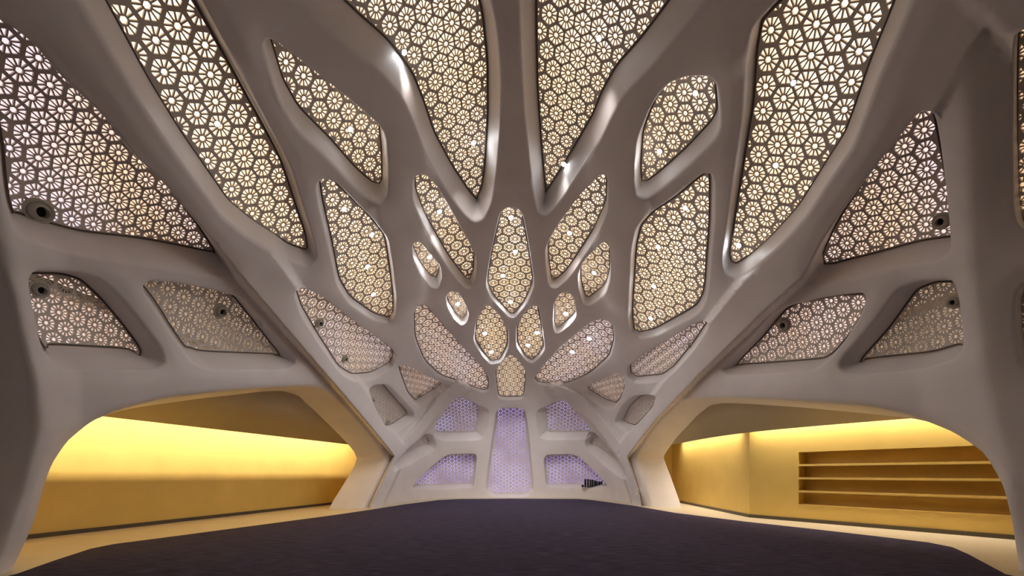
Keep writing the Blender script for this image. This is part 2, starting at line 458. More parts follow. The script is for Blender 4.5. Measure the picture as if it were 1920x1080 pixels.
rings = []
for k, h in HOLES.items():
    r0 = h['P'] + h['B'] * h['r']
    qq = to_px(r0)
    r0 = hit(qq[:, 0], qq[:, 1])
    h['ring0'] = r0; h['ring0q'] = chart(r0)
cloud = np.vstack([h['ring0'] for h in HOLES.values()])
gx, gy = np.meshgrid(np.arange(-260, 2190, 9.0), np.arange(-240, 1090, 9.0))
gx = gx + (np.arange(gx.shape[0]) % 2)[:, None] * 4.5
pa = np.stack([gx.ravel(), gy.ravel()], -1)
fine = hit(pa[:, 0], pa[:, 1]); fq = chart(fine)
cg = np.arange(-3.2, 3.2, 0.045)
qx, qy = np.meshgrid(cg, cg)
cq = np.stack([qx.ravel(), qy.ravel()], -1)
dd = unchart(cq)
ok = (dd[:, 1] < 0.05)
dpx = 960 + F * dd[:, 0] / np.where(ok, 1, dd[:, 1]); dpy = HOR - F * dd[:, 2] / np.where(ok, 1, dd[:, 1])
ok |= (dpx < -275) | (dpx > 2205) | (dpy < -255) | (dpy > 1105)
cq = cq[ok]
coarse = hit_from(CAMP, unchart(cq))
# extra points along the edges of the bars, so that their arrises come out crisp
ex = []
for c, w, a, kd in RC:
    if kd != 'bar': continue
    L_ = np.r_[0, np.cumsum(np.linalg.norm(np.diff(c, axis=0), axis=1))]
    t_ = np.arange(0, L_[-1], 0.075)
    c2 = np.stack([np.interp(t_, L_, c[:, j]) for j in range(3)], -1)
    T_ = np.gradient(c2, axis=0); T_ /= np.linalg.norm(T_, axis=1, keepdims=True)
    S_ = np.cross(normal(c2), T_); S_ /= np.linalg.norm(S_, axis=1, keepdims=True)
    for off in (w - 0.06, w, w + BARW, w + BARW + 0.06):
        for sg in (-1, 1):
            q_ = c2 + S_ * off * sg
            dv = q_ - CAMP
            ex.append(hit_from(CAMP, dv / np.linalg.norm(dv, axis=1, keepdims=True)))
ex = np.vstack(ex)
nr = near(fine, ex)
fine = fine[nr > 0.05]; fq = fq[nr > 0.05]
allp = np.vstack([fine, coarse, ex]); allq = np.vstack([fq, cq, chart(ex)])
kin = pip(allq, outer_q)
allp = allp[kin]; allq = allq[kin]
bad = np.zeros(len(allq), bool)
for h in HOLES.values():
    bad |= pip(allq, h['ring0q'])
allp = allp[~bad]; allq = allq[~bad]
dist = near(allp, cloud)
sel = dist > 0.035
allp = allp[sel]; allq = allq[sel]
# assemble 2d
pts2 = [outer_q]; pts3 = [outer]; edges = []
def loop_edges(i0, n): return [(i0 + j, i0 + (j + 1) % n) for j in range(n)]
edges += loop_edges(0, len(outer_q)); cnt = len(outer_q)
for h in HOLES.values():
    h['i0'] = cnt
    pts2.append(h['ring0q']); pts3.append(h['ring0'])
    edges += loop_edges(cnt, h['n']); cnt += h['n']
pts2.append(allq); pts3.append(allp)
P2 = np.vstack(pts2); P3 = np.vstack(pts3)
res = delaunay_2d_cdt([Vector(p) for p in P2.tolist()], edges, [], 0, 1e-7)
vco = np.array([tuple(v) for v in res[0]])
orig = res[3]
if len(vco) != len(P2) or any(len(o_) != 1 for o_ in orig):
    print('CDT vertex change', len(P2), len(vco)); print(np.round(to_px(hit_from(CAMP, unchart(vco[[i for i, o_ in enumerate(orig) if len(o_) != 1]])))))
idx = np.array([o_[0] if len(o_) else -1 for o_ in orig])
newp = np.zeros((len(vco), 3))
has = idx >= 0
newp[has] = P3[idx[has]]
if (~has).any():
    newp[~has] = hit_from(CAMP, unchart(vco[~has]))
tri = np.array([t for t in res[2] if len(t) == 3])
cen = vco[tri].mean(1)
good = pip(cen, outer_q)
for h in HOLES.values():
    good &= ~pip(cen, h['ring0q'])
tri = tri[good]
remap = {int(idx[i]): i for i in range(len(idx)) if idx[i] >= 0}
for i, o_ in enumerate(orig):
    for q in o_: remap[q] = i
dist = near(newp, cloud)
h_all = rib_height(newp) + 0.03 * (1 - np.exp(-(dist / 0.12) ** 2))
front = push(newp, h_all)
# orient towards the room
a, b, c = (front[tri[:, k]] for k in range(3))
nn = np.cross(b - a, c - a)
flip = ((CAMP + np.array([0, 6, 1.5])) - a)
sgn = (nn * flip).sum(1) < 0
tri[sgn] = tri[sgn][:, ::-1]
verts = [front]; faces = [tuple(t) for t in tri.tolist()]; cnt = len(front)
for k, h in HOLES.items():
    n = h['n']; P, N, B, D, r, H = h['P'], h['N'], h['B'], h['D'], h['r'], h['depth']
    hr = rib_height(P); dr = 0.03
    prev = [remap[h['i0'] + j] for j in range(n)]
    prof = [(r * (1 - math.sin(t)), r * (1 - math.cos(t)), 1.0) for t in (math.radians(22), math.radians(45), math.radians(68), math.radians(90))]
    draft = np.full(n, h['draft'])
    if k not in ('O1', 'O2'):
        wall_ = np.clip((.75 - N[:, 2]) / .3, 0, 1)
        draft = draft + wall_ * SILL.get(k, .16) * np.clip(-B[:, 2], 0, 1)
        if k in ('W1', 'W2'):
            draft = draft + .25 * np.clip(B[:, 0] * (1 if k == 'W1' else -1), 0, 1)
        for _ in range(max(4, n // 6)):
            draft = (np.roll(draft, 1) + 2 * draft + np.roll(draft, -1)) / 4
    draft = draft[:, None]
    for s in (0.25, 0.5, 0.75, 1.0):
        prof.append((-draft * s, r + (H + 0.06 - r) * s, 1 - s))
    for bx, nz, wgt in prof:
        base = P + B * (bx if not hasattr(bx, 'shape') else bx) + D * nz
        dirs = P - CAMP; dirs = dirs / np.linalg.norm(dirs, axis=1, keepdims=True)
        cc = np.clip((dirs * N).sum(1), .35, 1)
        base = base - dirs * (hr * wgt / cc)[:, None]
        verts.append(base)
        cur = list(range(cnt, cnt + n)); cnt += n
        for j in range(n):
            j2 = (j + 1) % n
            faces.append((prev[j], prev[j2], cur[j2], cur[j]))
        prev = cur
    h['rim'] = P + B * (-draft) + D * H
allv = np.vstack(verts)
shell = mesh_obj('ceiling', allv, faces, M_SHELL, None, True)
bm = bmesh.new(); bm.from_mesh(shell.data)
bmesh.ops.recalc_face_normals(bm, faces=bm.faces)
bm.to_mesh(shell.data); bm.free()
wn = shell.modifiers.new('flat_faces', 'WEIGHTED_NORMAL'); wn.weight = 70; wn.mode = 'FACE_AREA'
tag(shell, 'white plaster lattice vault of branching ribs that come down to the floor as piers', 'ceiling', kind='structure')

# ------------------------------------------------------------------ perforated screens with their backlights
GLOWS = {
    'warm':  glow('backlight_cream', (1.0, .73, .45), (1.0, .81, .60), 1.52),
    'warm2': glow('backlight_cream_soft', (1.0, .77, .52), (1.0, .82, .64), .95),
    'mix':   glow('backlight_cream_lilac', (1.0, .72, .46), (.90, .78, .95), .95, .5),
    'mixdim': glow('backlight_cream_low', (1.0, .66, .36), (1.0, .78, .55), .75),
    'pink':  glow('backlight_rose', (.85, .60, .46), (.98, .80, .80), .80, .8),
    'pinkw': glow('backlight_rose_bright', (1.0, .75, .58), (.94, .82, 1.0), 1.0, .7),
    'dim':   glow('backlight_faint', (.42, .30, .20), (.85, .64, .48), .48, .8),
    'dim2':  glow('backlight_faintest', (.55, .45, .40), (.75, .63, .66), .22, .8),
    'lilac': glow('backlight_lilac', (.26, .17, .55), (.50, .42, 1.0), .85, .8),
    'lilac2': glow('backlight_violet', (.34, .24, .48), (.48, .48, 1.0), .80, .8),
}
def rosette(s, cx, cy, k, rot):
    out = []
    w = 0.062 * s
    ri = 0.18 * s
    for j in range(12):
        a0 = math.radians(30 * j); a1 = a0 + math.radians(30)
        q = []
        di = w / 2 / ri
        for (r_, a_, sg) in ((0, a0, 1), (0, a1, -1)):
            aa = a_ + sg * di
            q.append((ri * math.cos(aa), ri * math.sin(aa)))
        for (a_, sg) in ((a1, -1), (a0, 1)):
            R = (s / 2) / math.cos(math.radians(((math.degrees(a_) + 30) % 60) - 30)) * k
            aa = a_ + sg * (w / 2 / R)
            R = (s / 2) / math.cos(math.radians(((math.degrees(aa) + 30) % 60) - 30)) * k
            q.append((R * math.cos(aa), R * math.sin(aa)))
        out.append(q)
    out.append([(0.13 * s * math.cos(math.radians(60 * j + 30)), 0.13 * s * math.sin(math.radians(60 * j + 30))) for j in range(6)])
    cr, sr = math.cos(rot), math.sin(rot)
    return [np.array([(cx + x * cr - y * sr, cy + x * sr + y * cr) for x, y in q]) for q in out]
def hexflower(s, cx, cy, k, rot):
    out = []
    w = 0.12 * s
    for j in range(6):
        a0 = math.radians(60 * j); a1 = a0 + math.radians(60)
        R = s / math.sqrt(3) * k
        am = (a0 + a1) / 2
        q = []
        for rr, aa in ((0.10 * s, am), (R - w, a0 + w / R), (R - w, a1 - w / R)):
            q.append((rr * math.cos(aa), rr * math.sin(aa)))
        out.append(q)
    cr, sr = math.cos(rot), math.sin(rot)
    return [np.array([(cx + x * cr - y * sr, cy + x * sr + y * cr) for x, y in q]) for q in out]

PANEL = {}
def poly_basis(u, v):
    return np.stack([np.ones_like(u), u, v, u * u, u * v, v * v, u ** 3, u * u * v, u * v * v, v ** 3], -1)
for k, h in HOLES.items():
    if h['style'] == 'open': continue
    rim = h['rim']; n = h['n']
    c = rim.mean(0)
    # inner samples of the recessed surface
    x0, y0 = h['px'].min(0); x1, y1 = h['px'].max(0)
    gx, gy = np.meshgrid(np.linspace(x0, x1, 14), np.linspace(y0, y1, 14))
    g = np.stack([gx.ravel(), gy.ravel()], -1)
    g = g[pip(g, h['px'])]
    gp = hit(g[:, 0], g[:, 1])
    gn = normal(gp)
    wz = np.clip((gn[:, 2:3] - .40) / .35, 0, 1)
    gn = gn * (1 - .75 * wz) + np.array([0, 0, 1.0]) * .75 * wz
    gp = gp + gn / np.linalg.norm(gn, axis=1, keepdims=True) * h['depth']
    nrm = h['N'].mean(0); nrm /= np.linalg.norm(nrm)
    ex = np.array([1.0, 0, 0]) if abs(nrm[0]) < .8 else np.array([0, 1.0, 0])
    e1 = ex - (ex @ nrm) * nrm; e1 /= np.linalg.norm(e1)
    e2 = np.cross(nrm, e1)
    L = max(np.ptp((rim - c) @ e1), np.ptp((rim - c) @ e2))
    S = np.vstack([rim, gp])
    u, v, w = ((S - c) @ e1) / L, ((S - c) @ e2) / L, (S - c) @ nrm
    wt = np.r_[np.full(n, 2.0), np.ones(len(gp))]
    A = poly_basis(u, v) * wt[:, None]
    co = np.linalg.lstsq(A, w * wt, rcond=None)[0]
    ru = np.stack([(rim - c) @ e1, (rim - c) @ e2], -1)
    bo = h['B']
    b2 = np.stack([bo @ e1, bo @ e2], -1)
    b2 /= np.linalg.norm(b2, axis=1, keepdims=True)
    out2 = ru + b2 * 0.03
    a3 = abs(0.5 * np.sum(ru[:, 0] * np.roll(ru[:, 1], -1) - np.roll(ru[:, 0], -1) * ru[:, 1]))
    apx = to_px(rim); apx = abs(0.5 * np.sum(apx[:, 0] * np.roll(apx[:, 1], -1) - np.roll(apx[:, 0], -1) * apx[:, 1]))
    s = h['pitch'] * math.sqrt(a3 / apx)
    def bulge(d2): return 0.0
    def surf(uv, off=0.0, c=c, e1=e1, e2=e2, nrm=nrm, co=co, L=L):
        uv = np.asarray(uv)
        w = poly_basis(uv[:, 0] / L, uv[:, 1] / L) @ co
        return c + uv[:, :1] * e1 + uv[:, 1:] * e2 + (w + off)[:, None] * nrm
    PANEL[k] = dict(surf=surf, c=c, e1=e1, e2=e2, n=nrm, s=s, out=ru, co=co, L=L)
    # lattice centres
    rot = 0.0
    lo = ru.min(0) - s; hi = ru.max(0) + s
    cs = []
    dy = s * math.sqrt(3) / 2
    iy = 0; y = lo[1]
    while y < hi[1]:
        x = lo[0] + (s / 2 if iy % 2 else 0)
        while x < hi[0]:
            cs.append((x, y)); x += s
        y += dy; iy += 1
    cs = np.array(cs)
    dc = seg_dist(cs, ru); ic = pip(cs, ru)
    petals = []
    for (x, y), dd_, ii in zip(cs, dc, ic):
        if not ii and dd_ > s * 0.6: continue
        if h['style'] == 'rosette':
            t = np.clip((dd_ if ii else 0) / (2.4 * s), 0, 1)
            kk = 0.79 + 0.13 * t
            petals += rosette(s, x, y, kk, math.radians(0))
        else:
            petals += hexflower(s, x, y, 1.0, math.radians(30))
    if petals:
        lens = np.array([len(p) for p in petals])
        st = np.r_[0, np.cumsum(lens)]
        ap = np.vstack(petals)
        mg = 0.012 + 0.02 * s
        okp = pip(ap, ru) & (seg_dist(ap, ru) > mg)
        # cells cut by the rim keep the part of each petal that lies inside
        cut_ = [(i_, p) for i_, (p, a, b) in enumerate(zip(petals, st[:-1], st[1:])) if okp[a:b].any() and not okp[a:b].all()]
        whole = [p for p, a, b in zip(petals, st[:-1], st[1:]) if okp[a:b].all()]
        if cut_:
            src_ = []; dst_ = []
            for i_, p in cut_:
                f_ = okp[st[i_]:st[i_ + 1]]
                src_.append(p); dst_.append(np.repeat(p[f_].mean(0)[None], len(p), 0))
            A_ = np.vstack(src_); B_ = np.vstack(dst_)
            lo_t = np.zeros(len(A_)); hi_t = np.ones(len(A_))
            fine_ = pip(A_, ru) & (seg_dist(A_, ru) > mg)
            for _ in range(9):
                m_ = (lo_t + hi_t) / 2
                q_ = A_ + (B_ - A_) * m_[:, None]
                g_ = pip(q_, ru) & (seg_dist(q_, ru) > mg)
                hi_t = np.where(g_, m_, hi_t); lo_t = np.where(g_, lo_t, m_)
            A_ = np.where(fine_[:, None], A_, A_ + (B_ - A_) * hi_t[:, None])
            c0 = 0
            for p in src_:
                q_ = A_[c0:c0 + len(p)]; c0 += len(p)
                ar = 0.5 * np.sum(q_[:, 0] * np.roll(q_[:, 1], -1) - np.roll(q_[:, 0], -1) * q_[:, 1])
                ar0 = 0.5 * np.sum(p[:, 0] * np.roll(p[:, 1], -1) - np.roll(p[:, 0], -1) * p[:, 1])
                v1 = np.roll(q_, -1, 0) - q_; v2 = np.roll(v1, -1, 0)
                cr_ = (v1[:, 0] * v2[:, 1] - v1[:, 1] * v2[:, 0]) * np.sign(ar0)
                if ar / ar0 > 0.25 and (cr_ > -1e-7).all():
                    whole.append(q_)
        petals = whole
    def ccw(p):
        return p if np.sum(p[:, 0] * np.roll(p[:, 1], -1) - np.roll(p[:, 0], -1) * p[:, 1]) > 0 else p[::-1]
    pv = [ccw(out2)]; pf = [list(range(n))]; cn = n
    for p in petals:
        p = ccw(p)
        pv.append(p); pf.append(list(range(cn, cn + len(p)))); cn += len(p)
    P2 = np.vstack(pv)
    pe = [(f[j], f[(j + 1) % len(f)]) for f in pf for j in range(len(f))]
    r_ = delaunay_2d_cdt([Vector(p) for p in P2.tolist()], pe, [], 0, 1e-6)
    vo = np.array([tuple(x) for x in r_[0]])
    own = np.full(len(P2), -1)
    for i_, f in enumerate(pf[1:]):
        own[f] = i_
    vid = np.array([own[o_[0]] if len(o_) else -1 for o_ in r_[3]])
    ft = np.array([f for f in r_[2] if len(f) == 3])
    inside = pip(vo[ft].mean(1), pv[0])
    cut = (vid[ft[:, 0]] >= 0) & (vid[ft[:, 0]] == vid[ft[:, 1]]) & (vid[ft[:, 1]] == vid[ft[:, 2]])
    fs = [tuple(int(q) for q in f) for f in ft[inside & ~cut]]
    p3 = surf(vo)
    root = empty('perforated_screen', c)
    tag(root, h['label'], 'screen', 'perforated screens of the vault')
    nv = len(p3); th = 0.022
    back = surf(vo, th)
    # boundary edges for the cut walls
    ec = {}
    for f in fs:
        for a, b in ((f[0], f[1]), (f[1], f[2]), (f[2], f[0])):
            key = (a, b) if a < b else (b, a)
            ec.setdefault(key, []).append((a, b))
    ff = [tuple(f) for f in fs] + [(f[2] + nv, f[1] + nv, f[0] + nv) for f in fs]
    for key, lst in ec.items():
        if len(lst) == 1:
            a, b = lst[0]
            ff.append((b, a, a + nv, b + nv))
    plate = mesh_obj('plate', np.vstack([p3, back]) - c, ff, M_SCREEN, root)
    # dark strip painted in for the shaded gap around the plate
    if h['style'] == 'hex': g_on = False
    else: g_on = True
    gi = ru - b2 * 0.003; go = ru - b2 * 0.013
    g3 = np.vstack([surf(gi + b2 * 0.02, -0.004), surf(gi, -0.007), surf(go, -0.004)]) - c
    gf = [(a * n + j, a * n + (j + 1) % n, (a + 1) * n + (j + 1) % n, (a + 1) * n + j) for a in (0, 1) for j in range(n)]
    if g_on: mesh_obj('gap_strip', g3, gf, M_GAP, root)
    # backlight: emissive sheet in place of lamps lighting the cavity
    sh = ccw(ru + b2 * 0.22)
    inn = ru * 0.5
    gs = np.vstack([sh, inn[::3]])
    r2 = delaunay_2d_cdt([Vector(p) for p in gs.tolist()], [], [list(range(n))], 1, 1e-6)
    v2 = np.array([tuple(x) for x in r2[0]])
    f2 = [f for f, of in zip(r2[2], r2[5]) if len(of)]
    bl = mesh_obj('backlight', surf(v2, 0.30) - c, f2, GLOWS[h['glow']], root)
    bl['label'] = 'glowing sheet standing in for the lit cavity behind the screen'
    print(k, 'cells', len(cs), 'petals', len(petals), 'pitch %.2f' % s, 'centre', np.round(c, 2))

def on_panel(k, px, py, off=0.0):
    """where the line of sight through a pixel meets the screen"""
    p = PANEL[k]
    d_ = ray(px, py); t = ((p['c'] - CAMP) @ p['n']) / (d_ @ p['n'])
    for _ in range(12):
        x = CAMP + d_ * t
        uv = np.array([[(x - p['c']) @ p['e1'], (x - p['c']) @ p['e2']]])
        y = p['surf'](uv, off)[0]
        t += ((y - x) @ p['n']) / (d_ @ p['n'])
    return CAMP + d_ * t, p['n']

# ------------------------------------------------------------------ floor, carpet
def floor_pt(px, py, z=0.0):
    t = (CH - z) / ((py - HOR) / F)
    return ((px - 960) / F * t, t)
prism('floor', [(-12.5, -5), (12.5, -5), (12.5, 24), (-12.5, 24)], -0.12, 0.0, M_FLOOR)
tag(bpy.data.objects['floor'], 'pale stone floor around the dark carpet', 'floor', kind='structure')
edge = [(30,1078),(100,1053),(170,1030),(215,1021),(300,1010),(450,990),(600,970),(650,963),(690,957),(760,946),(822,938),(860,936),(960,935.3),(1085,936),(1110,938),(1190,949),(1265,962),(1400,979),(1500,990),(1640,1006),(1740,1018),(1785,1027),(1815,1040),(1885,1078)]
cp = [floor_pt(x, y) for x, y in edge]
cp = [(-6.0, -3.3)] + [(-6.2, 4.0)] + cp + [(6.2, 4.0), (6.0, -3.3)]
carpet = prism('carpet', cp, 0.0, 0.012, M_CARPET)
tag(carpet, 'dark purple-grey woven carpet covering the middle of the hall floor', 'carpet')
rear = prism('wall_rear', [(-12.5, REAR), (12.5, REAR), (12.5, REAR - 0.2), (-12.5, REAR - 0.2)], 0, 11, M_SHELL)
tag(rear, 'plain wall closing the hall behind the viewer', 'wall', kind='structure')

# ------------------------------------------------------------------ side galleries
def wall_panel(name, a, b, z0, z1, th, mat, side, parent=None):
    """upright slab between plan points a and b, thickness away from the hall"""
    a = np.array(a); b = np.array(b)
    t = (b - a) / np.linalg.norm(b - a)
    nrm = np.array([-t[1], t[0]])
    if nrm[0] * side < 0: nrm = -nrm
    q = [tuple(a), tuple(b), tuple(b + nrm * th), tuple(a + nrm * th)]
    return prism(name, q, z0, z1, mat, parent)

# left
LA, LB = np.array([-9.60, 8.10]), np.array([-7.70, 16.5])
ldir = (LB - LA) / np.linalg.norm(LB - LA)
L0 = LA - ldir * 6.0; L1 = LB + ldir * 3.0
w = wall_panel('wall_left', L0, L1, 0, 4.6, 0.2, M_GOLD, -1)
tag(w, 'golden wall of the left gallery lit by a hidden cove light', 'wall', kind='structure')
bs = wall_panel('baseboard_left', L0 + (0.03, 0), L1 + (0.03, 0), 0, 0.09, 0.03, M_BASE, -1)
tag(bs, 'thin dark skirting along the left gallery wall', 'baseboard', kind='structure')
# right
R0, R1, R2, R3 = np.array([12.2, 4.6]), np.array([9.80, 8.10]), np.array([7.06, 12.05]), np.array([7.6, 19.5])
rd = (R1 - R2) / np.linalg.norm(R1 - R2)
rn = np.array([rd[1], -rd[0]])
if rn[0] < 0: rn = -rn                      # away from the hall
def on_right_wall(px, py):
    dv = ray(px, py)
    t = ((R2 - CAMP[:2]) @ rn) / (dv[:2] @ rn)
    p = CAMP + dv * t
    return float((p[:2] - R2) @ rd), float(p[2])
ua, za = on_right_wall(1494, 848)
ub, zb = on_right_wall(1500, 946)
U0, U1 = (ua + ub) / 2, 7.0
NZ0, NZ1 = zb, za
NDEP = 0.44
def rw(u, dpt):
    p = R2 + rd * u + rn * dpt
    return (float(p[0]), float(p[1]))
def slab(u0, u1, d0, d1): return [rw(u0, d0), rw(u1, d0), rw(u1, d1), rw(u0, d1)]
wr = prism('wall_right', slab(-0.0, U0, 0, 0.5), 0, 4.6, M_GOLD)
tag(wr, 'golden wall of the right gallery with a recessed shelf niche', 'wall', kind='structure')
def piece(name, poly, z0, z1, mat=M_GOLD, bev=0.0):
    return prism(name, poly, z0, z1, mat, wr, bev)
piece('panel', slab(U0, U1, 0, 0.5), NZ1, 4.6)
piece('panel', slab(U0, U1, 0, 0.5), 0, NZ0)
piece('panel', slab(U1, 9.0, 0, 0.5), 0, 4.6)
piece('niche_back', slab(U0, U1, NDEP, 0.5), NZ0, NZ1)
nsh = 4
hh = (NZ1 - NZ0) / nsh
for i in range(1, nsh):
    z = NZ0 + hh * i
    piece('shelf', slab(U0, U1, -0.004, NDEP), z - 0.028, z + 0.028, M_SHELF, 0.004)
piece('niche_sill', slab(U0, U1, -0.006, NDEP), NZ0 - 0.02, NZ0 + 0.012, M_SHELF, 0.004)
w2 = wall_panel('wall_right', R2, R3, 0, 4.6, 0.2, M_GOLD, 1)
w2.name = 'wall_right_far'
tag(w2, 'golden end stretch of the right gallery wall beyond the corner', 'wall', kind='structure')
b1 = prism('baseboard_right', slab(-0.0, 9.0, -0.03, 0.0), 0, 0.09, M_BASE)
tag(b1, 'thin dark skirting under the shelf niche in the right gallery', 'baseboard', kind='structure')
b2_ = wall_panel('baseboard_right_far', R2 - np.array([0.03, 0]), R3 - np.array([0.03, 0]), 0, 0.09, 0.03, M_BASE, 1)
tag(b2_, 'thin dark skirting on the far stretch of the right gallery', 'baseboard', kind='structure')

# sloping soffits between arch and cove lip
def soffit(name, up, lip, label, side):
    up = [np.array(p, float) for p in up]; lip = [np.array(p, float) for p in lip]
    n = len(up); th = np.array([0, 0, 0.05])
    vv = up + lip + [p + th for p in up] + [p + th for p in lip]
    ff = []
    for i in range(n - 1):
        ff += [(i, i + 1, n + i + 1, n + i), (2 * n + i, 3 * n + i, 3 * n + i + 1, 2 * n + i + 1), (n + i, n + i + 1, 3 * n + i + 1, 3 * n + i), (i, 2 * n + i, 2 * n + i + 1, i + 1)]
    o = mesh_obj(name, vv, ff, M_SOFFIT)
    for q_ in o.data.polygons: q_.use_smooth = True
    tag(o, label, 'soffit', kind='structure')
    return o
def shell_x(y, z, side):
    p = hit_from(np.array([0, y, z]), np.array([[side * 1.0, 0, 0]]))[0]
    return p[0]
lw = lambda y, off: (LA[0] + (y - LA[1]) * (ldir[0] / ldir[1]) + off, y)
ys = np.linspace(3.0, 18.5, 32)
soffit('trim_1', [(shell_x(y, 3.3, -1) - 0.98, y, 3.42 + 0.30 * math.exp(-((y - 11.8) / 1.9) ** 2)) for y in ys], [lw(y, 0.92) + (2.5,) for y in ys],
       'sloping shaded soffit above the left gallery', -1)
liplist = [(11.6, 5.0), (10.3, 6.7), (8.70, 8.77), (7.6, 10.2), (6.67, 11.4), (6.55, 12.6), (6.55, 13.8), (6.6, 15.5), (6.7, 17.5)]
def dense(l_, n):
    a_ = np.array(l_, float); t_ = np.r_[0, np.cumsum(np.linalg.norm(np.diff(a_, axis=0), axis=1))]
    u_ = np.linspace(0, t_[-1], n)
    o_ = np.stack([np.interp(u_, t_, a_[:, k_]) for k_ in (0, 1)], -1)
    for _ in range(40):
        o_[1:-1] = (o_[:-2] + 2 * o_[1:-1] + o_[2:]) / 4
    return [tuple(p_) for p_ in o_]
liplist = dense(liplist, 40)
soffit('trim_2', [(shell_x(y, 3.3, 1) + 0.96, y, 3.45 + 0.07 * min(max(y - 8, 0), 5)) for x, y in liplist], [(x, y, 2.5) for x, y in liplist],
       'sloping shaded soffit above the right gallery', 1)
# gallery roofs and ends
for nm, q, lab in (('trim_3', [(-11.5, 1.5), (-6.9, 1.5), (-6.0, 19.4), (-9.0, 19.4)], 'roof over the left gallery cove'),
                   ('trim_4', [(12.6, 3.0), (7.0, 3.0), (6.0, 19.4), (9.0, 19.4)], 'roof over the right gallery cove')):
    tag(prism(nm, q, 4.0, 4.1, M_SOFFIT), lab, 'roof', kind='structure')
for nm, q, lab in (('wall_left_end', [(-11.5, 1.9), (-7.2, 1.9), (-7.2, 2.1), (-11.5, 2.1)], 'near end wall of the left gallery'),
                   ('wall_right_end', [(12.6, 3.0), (7.2, 3.0), (7.2, 3.2), (12.6, 3.2)], 'near end wall of the right gallery'),
                   ('wall_left_far_end', [(-9.0, 19.2), (-5.6, 19.2), (-5.6, 19.4), (-9.0, 19.4)], 'far end wall of the left gallery'),
                   ('wall_right_far_end', [(9.0, 19.2), (5.6, 19.2), (5.6, 19.4), (9.0, 19.4)], 'far end wall of the right gallery')):
    tag(prism(nm, q, 0, 4.05, M_GOLD), lab, 'wall', kind='structure')

# cove lights: a slim tray with a lit strip, plus its area lamp
def cove_light(a, b, z, aim, power, label, width=0.05, spread=math.pi):
    a = np.array(a, float); b = np.array(b, float)
    mid = (a + b) / 2; L = float(np.linalg.norm(b - a))
    t = (b - a) / L
    root = empty('cove_light', (mid[0], mid[1], z))
    tag(root, label, 'light', 'hidden cove lights of the galleries')
    aim = Vector(aim).normalized()
    X = Vector((t[0], t[1], 0)); Z = -aim
    Y = Z.cross(X).normalized(); X = Y.cross(Z).normalized()
    R = Matrix((X, Y, Z)).transposed()
    root.rotation_mode = 'QUATERNION'; root.rotation_quaternion = R.to_quaternion()
    def bx(nm, sx, sy, z0, z1, m):
        v = [(x, y, zz) for zz in (z0, z1) for x, y in ((-sx, -sy), (sx, -sy), (sx, sy), (-sx, sy))]
        f = [(3, 2, 1, 0), (4, 5, 6, 7), (0, 1, 5, 4), (1, 2, 6, 5), (2, 3, 7, 6), (3, 0, 4, 7)]
        return mesh_obj(nm, v, f, m, root)
    bx('tray', L / 2, width * 0.7, 0.012, 0.04, M_HOUSING)
    bx('strip', L / 2 - 0.02, width * 0.4, 0.002, 0.012, M_COVE)
    ld = bpy.data.lights.new('cove_lamp', 'AREA')
    ld.shape = 'RECTANGLE'; ld.size = L; ld.size_y = width
    ld.energy = power; ld.color = COVE; ld.spread = spread
    lo_ = bpy.data.objects.new('cove_lamp', ld); COL.objects.link(lo_)
    lo_.parent = root
    return root
p0 = np.array(lw(4.5, 1.22)); p1 = np.array(lw(18.3, 1.22))
cove_light(p0, p1, 2.98, (-1.0, 0.22, -0.9), 325, 'long cove light hidden above the left gallery soffit')
ra = R2 + rd * 5.6 - rn * 0.15; rb = R2 + rd * 0.1 - rn * 0.15
cove_light(ra, rb, 2.80, (0.0, 0.0, -1), 62, 'cove light hidden above the shelf niche in the right gallery', 0.12, math.radians(120))
cove_light((6.93, 12.5), (7.30, 17.8), 2.80, (0.0, 0, -1), 52, 'cove light hidden above the far end of the right gallery', 0.12, math.radians(100))

# ------------------------------------------------------------------ spot lamps behind the rosettes
ring_me = None
SPOTS = [('B',407,232,'screen between the two big left ribs'),('C',657,242,'pointed screen of the upper left rib'),('E',758,98,'upper left rim of the left funnel screen'),
 ('E',888,268,'lower half of the left funnel screen'),('F',1123,72,'top of the right funnel screen'),('F',1057,308,'lower tip of the right funnel screen'),
 ('C2',1304,175,'top of the five-sided right screen'),('C2',1237,284,'lower left of the five-sided right screen'),('B2',1455,310,'middle of the screen by the right diagonal rib'),
 ('B2',1385,460,'lower tip of the screen by the right diagonal rib'),('B2',1488,155,'upper part of the screen by the right diagonal rib'),
 ('D',645,392,'topmost in the tall left screen'),('D',697,440,'second from top in the tall left screen'),('D',689,500,'third from top in the tall left screen'),('D',700,552,'lowest in the tall left screen'),
 ('K',824,397,'narrow screen left of the diamond'),('L1',805,482,'edge of the tiny slanted left screen'),('L2',858,570,'smallest oval left screen'),
 ('MM',958,408,'topmost in the central diamond'),('MM',966,472,'second from top in the central diamond'),('MM',943,517,'third from top in the central diamond'),('MM',957,566,'lowest in the central diamond'),
 ('N1',909,625,'upper part of the left leaf screen'),('N1',921,660,'lower part of the left leaf screen'),('N2',1007,624,'upper part of the right leaf screen'),('N2',990,647,'lower part of the right leaf screen'),
 ('K2',1068,437,'narrow screen right of the diamond'),('L3',1114,512,'kite-shaped right screen'),('L4',1061,588,'smallest screen on the right'),
 ('D2',1285,390,'topmost in the tall right screen'),('D2',1234,463,'second from top in the tall right screen'),('D2',1226,537,'third from top in the tall right screen'),('D2',1220,597,'lowest in the tall right screen'),
 ('P2',1105,635,'upper part of the right fan screen'),('P2',1073,660,'middle of the right fan screen')]
def face_quat(nrm):
    return Vector((-nrm[0], -nrm[1], -nrm[2])).to_track_quat('Z', 'Y')
SPOT_AIM = {}
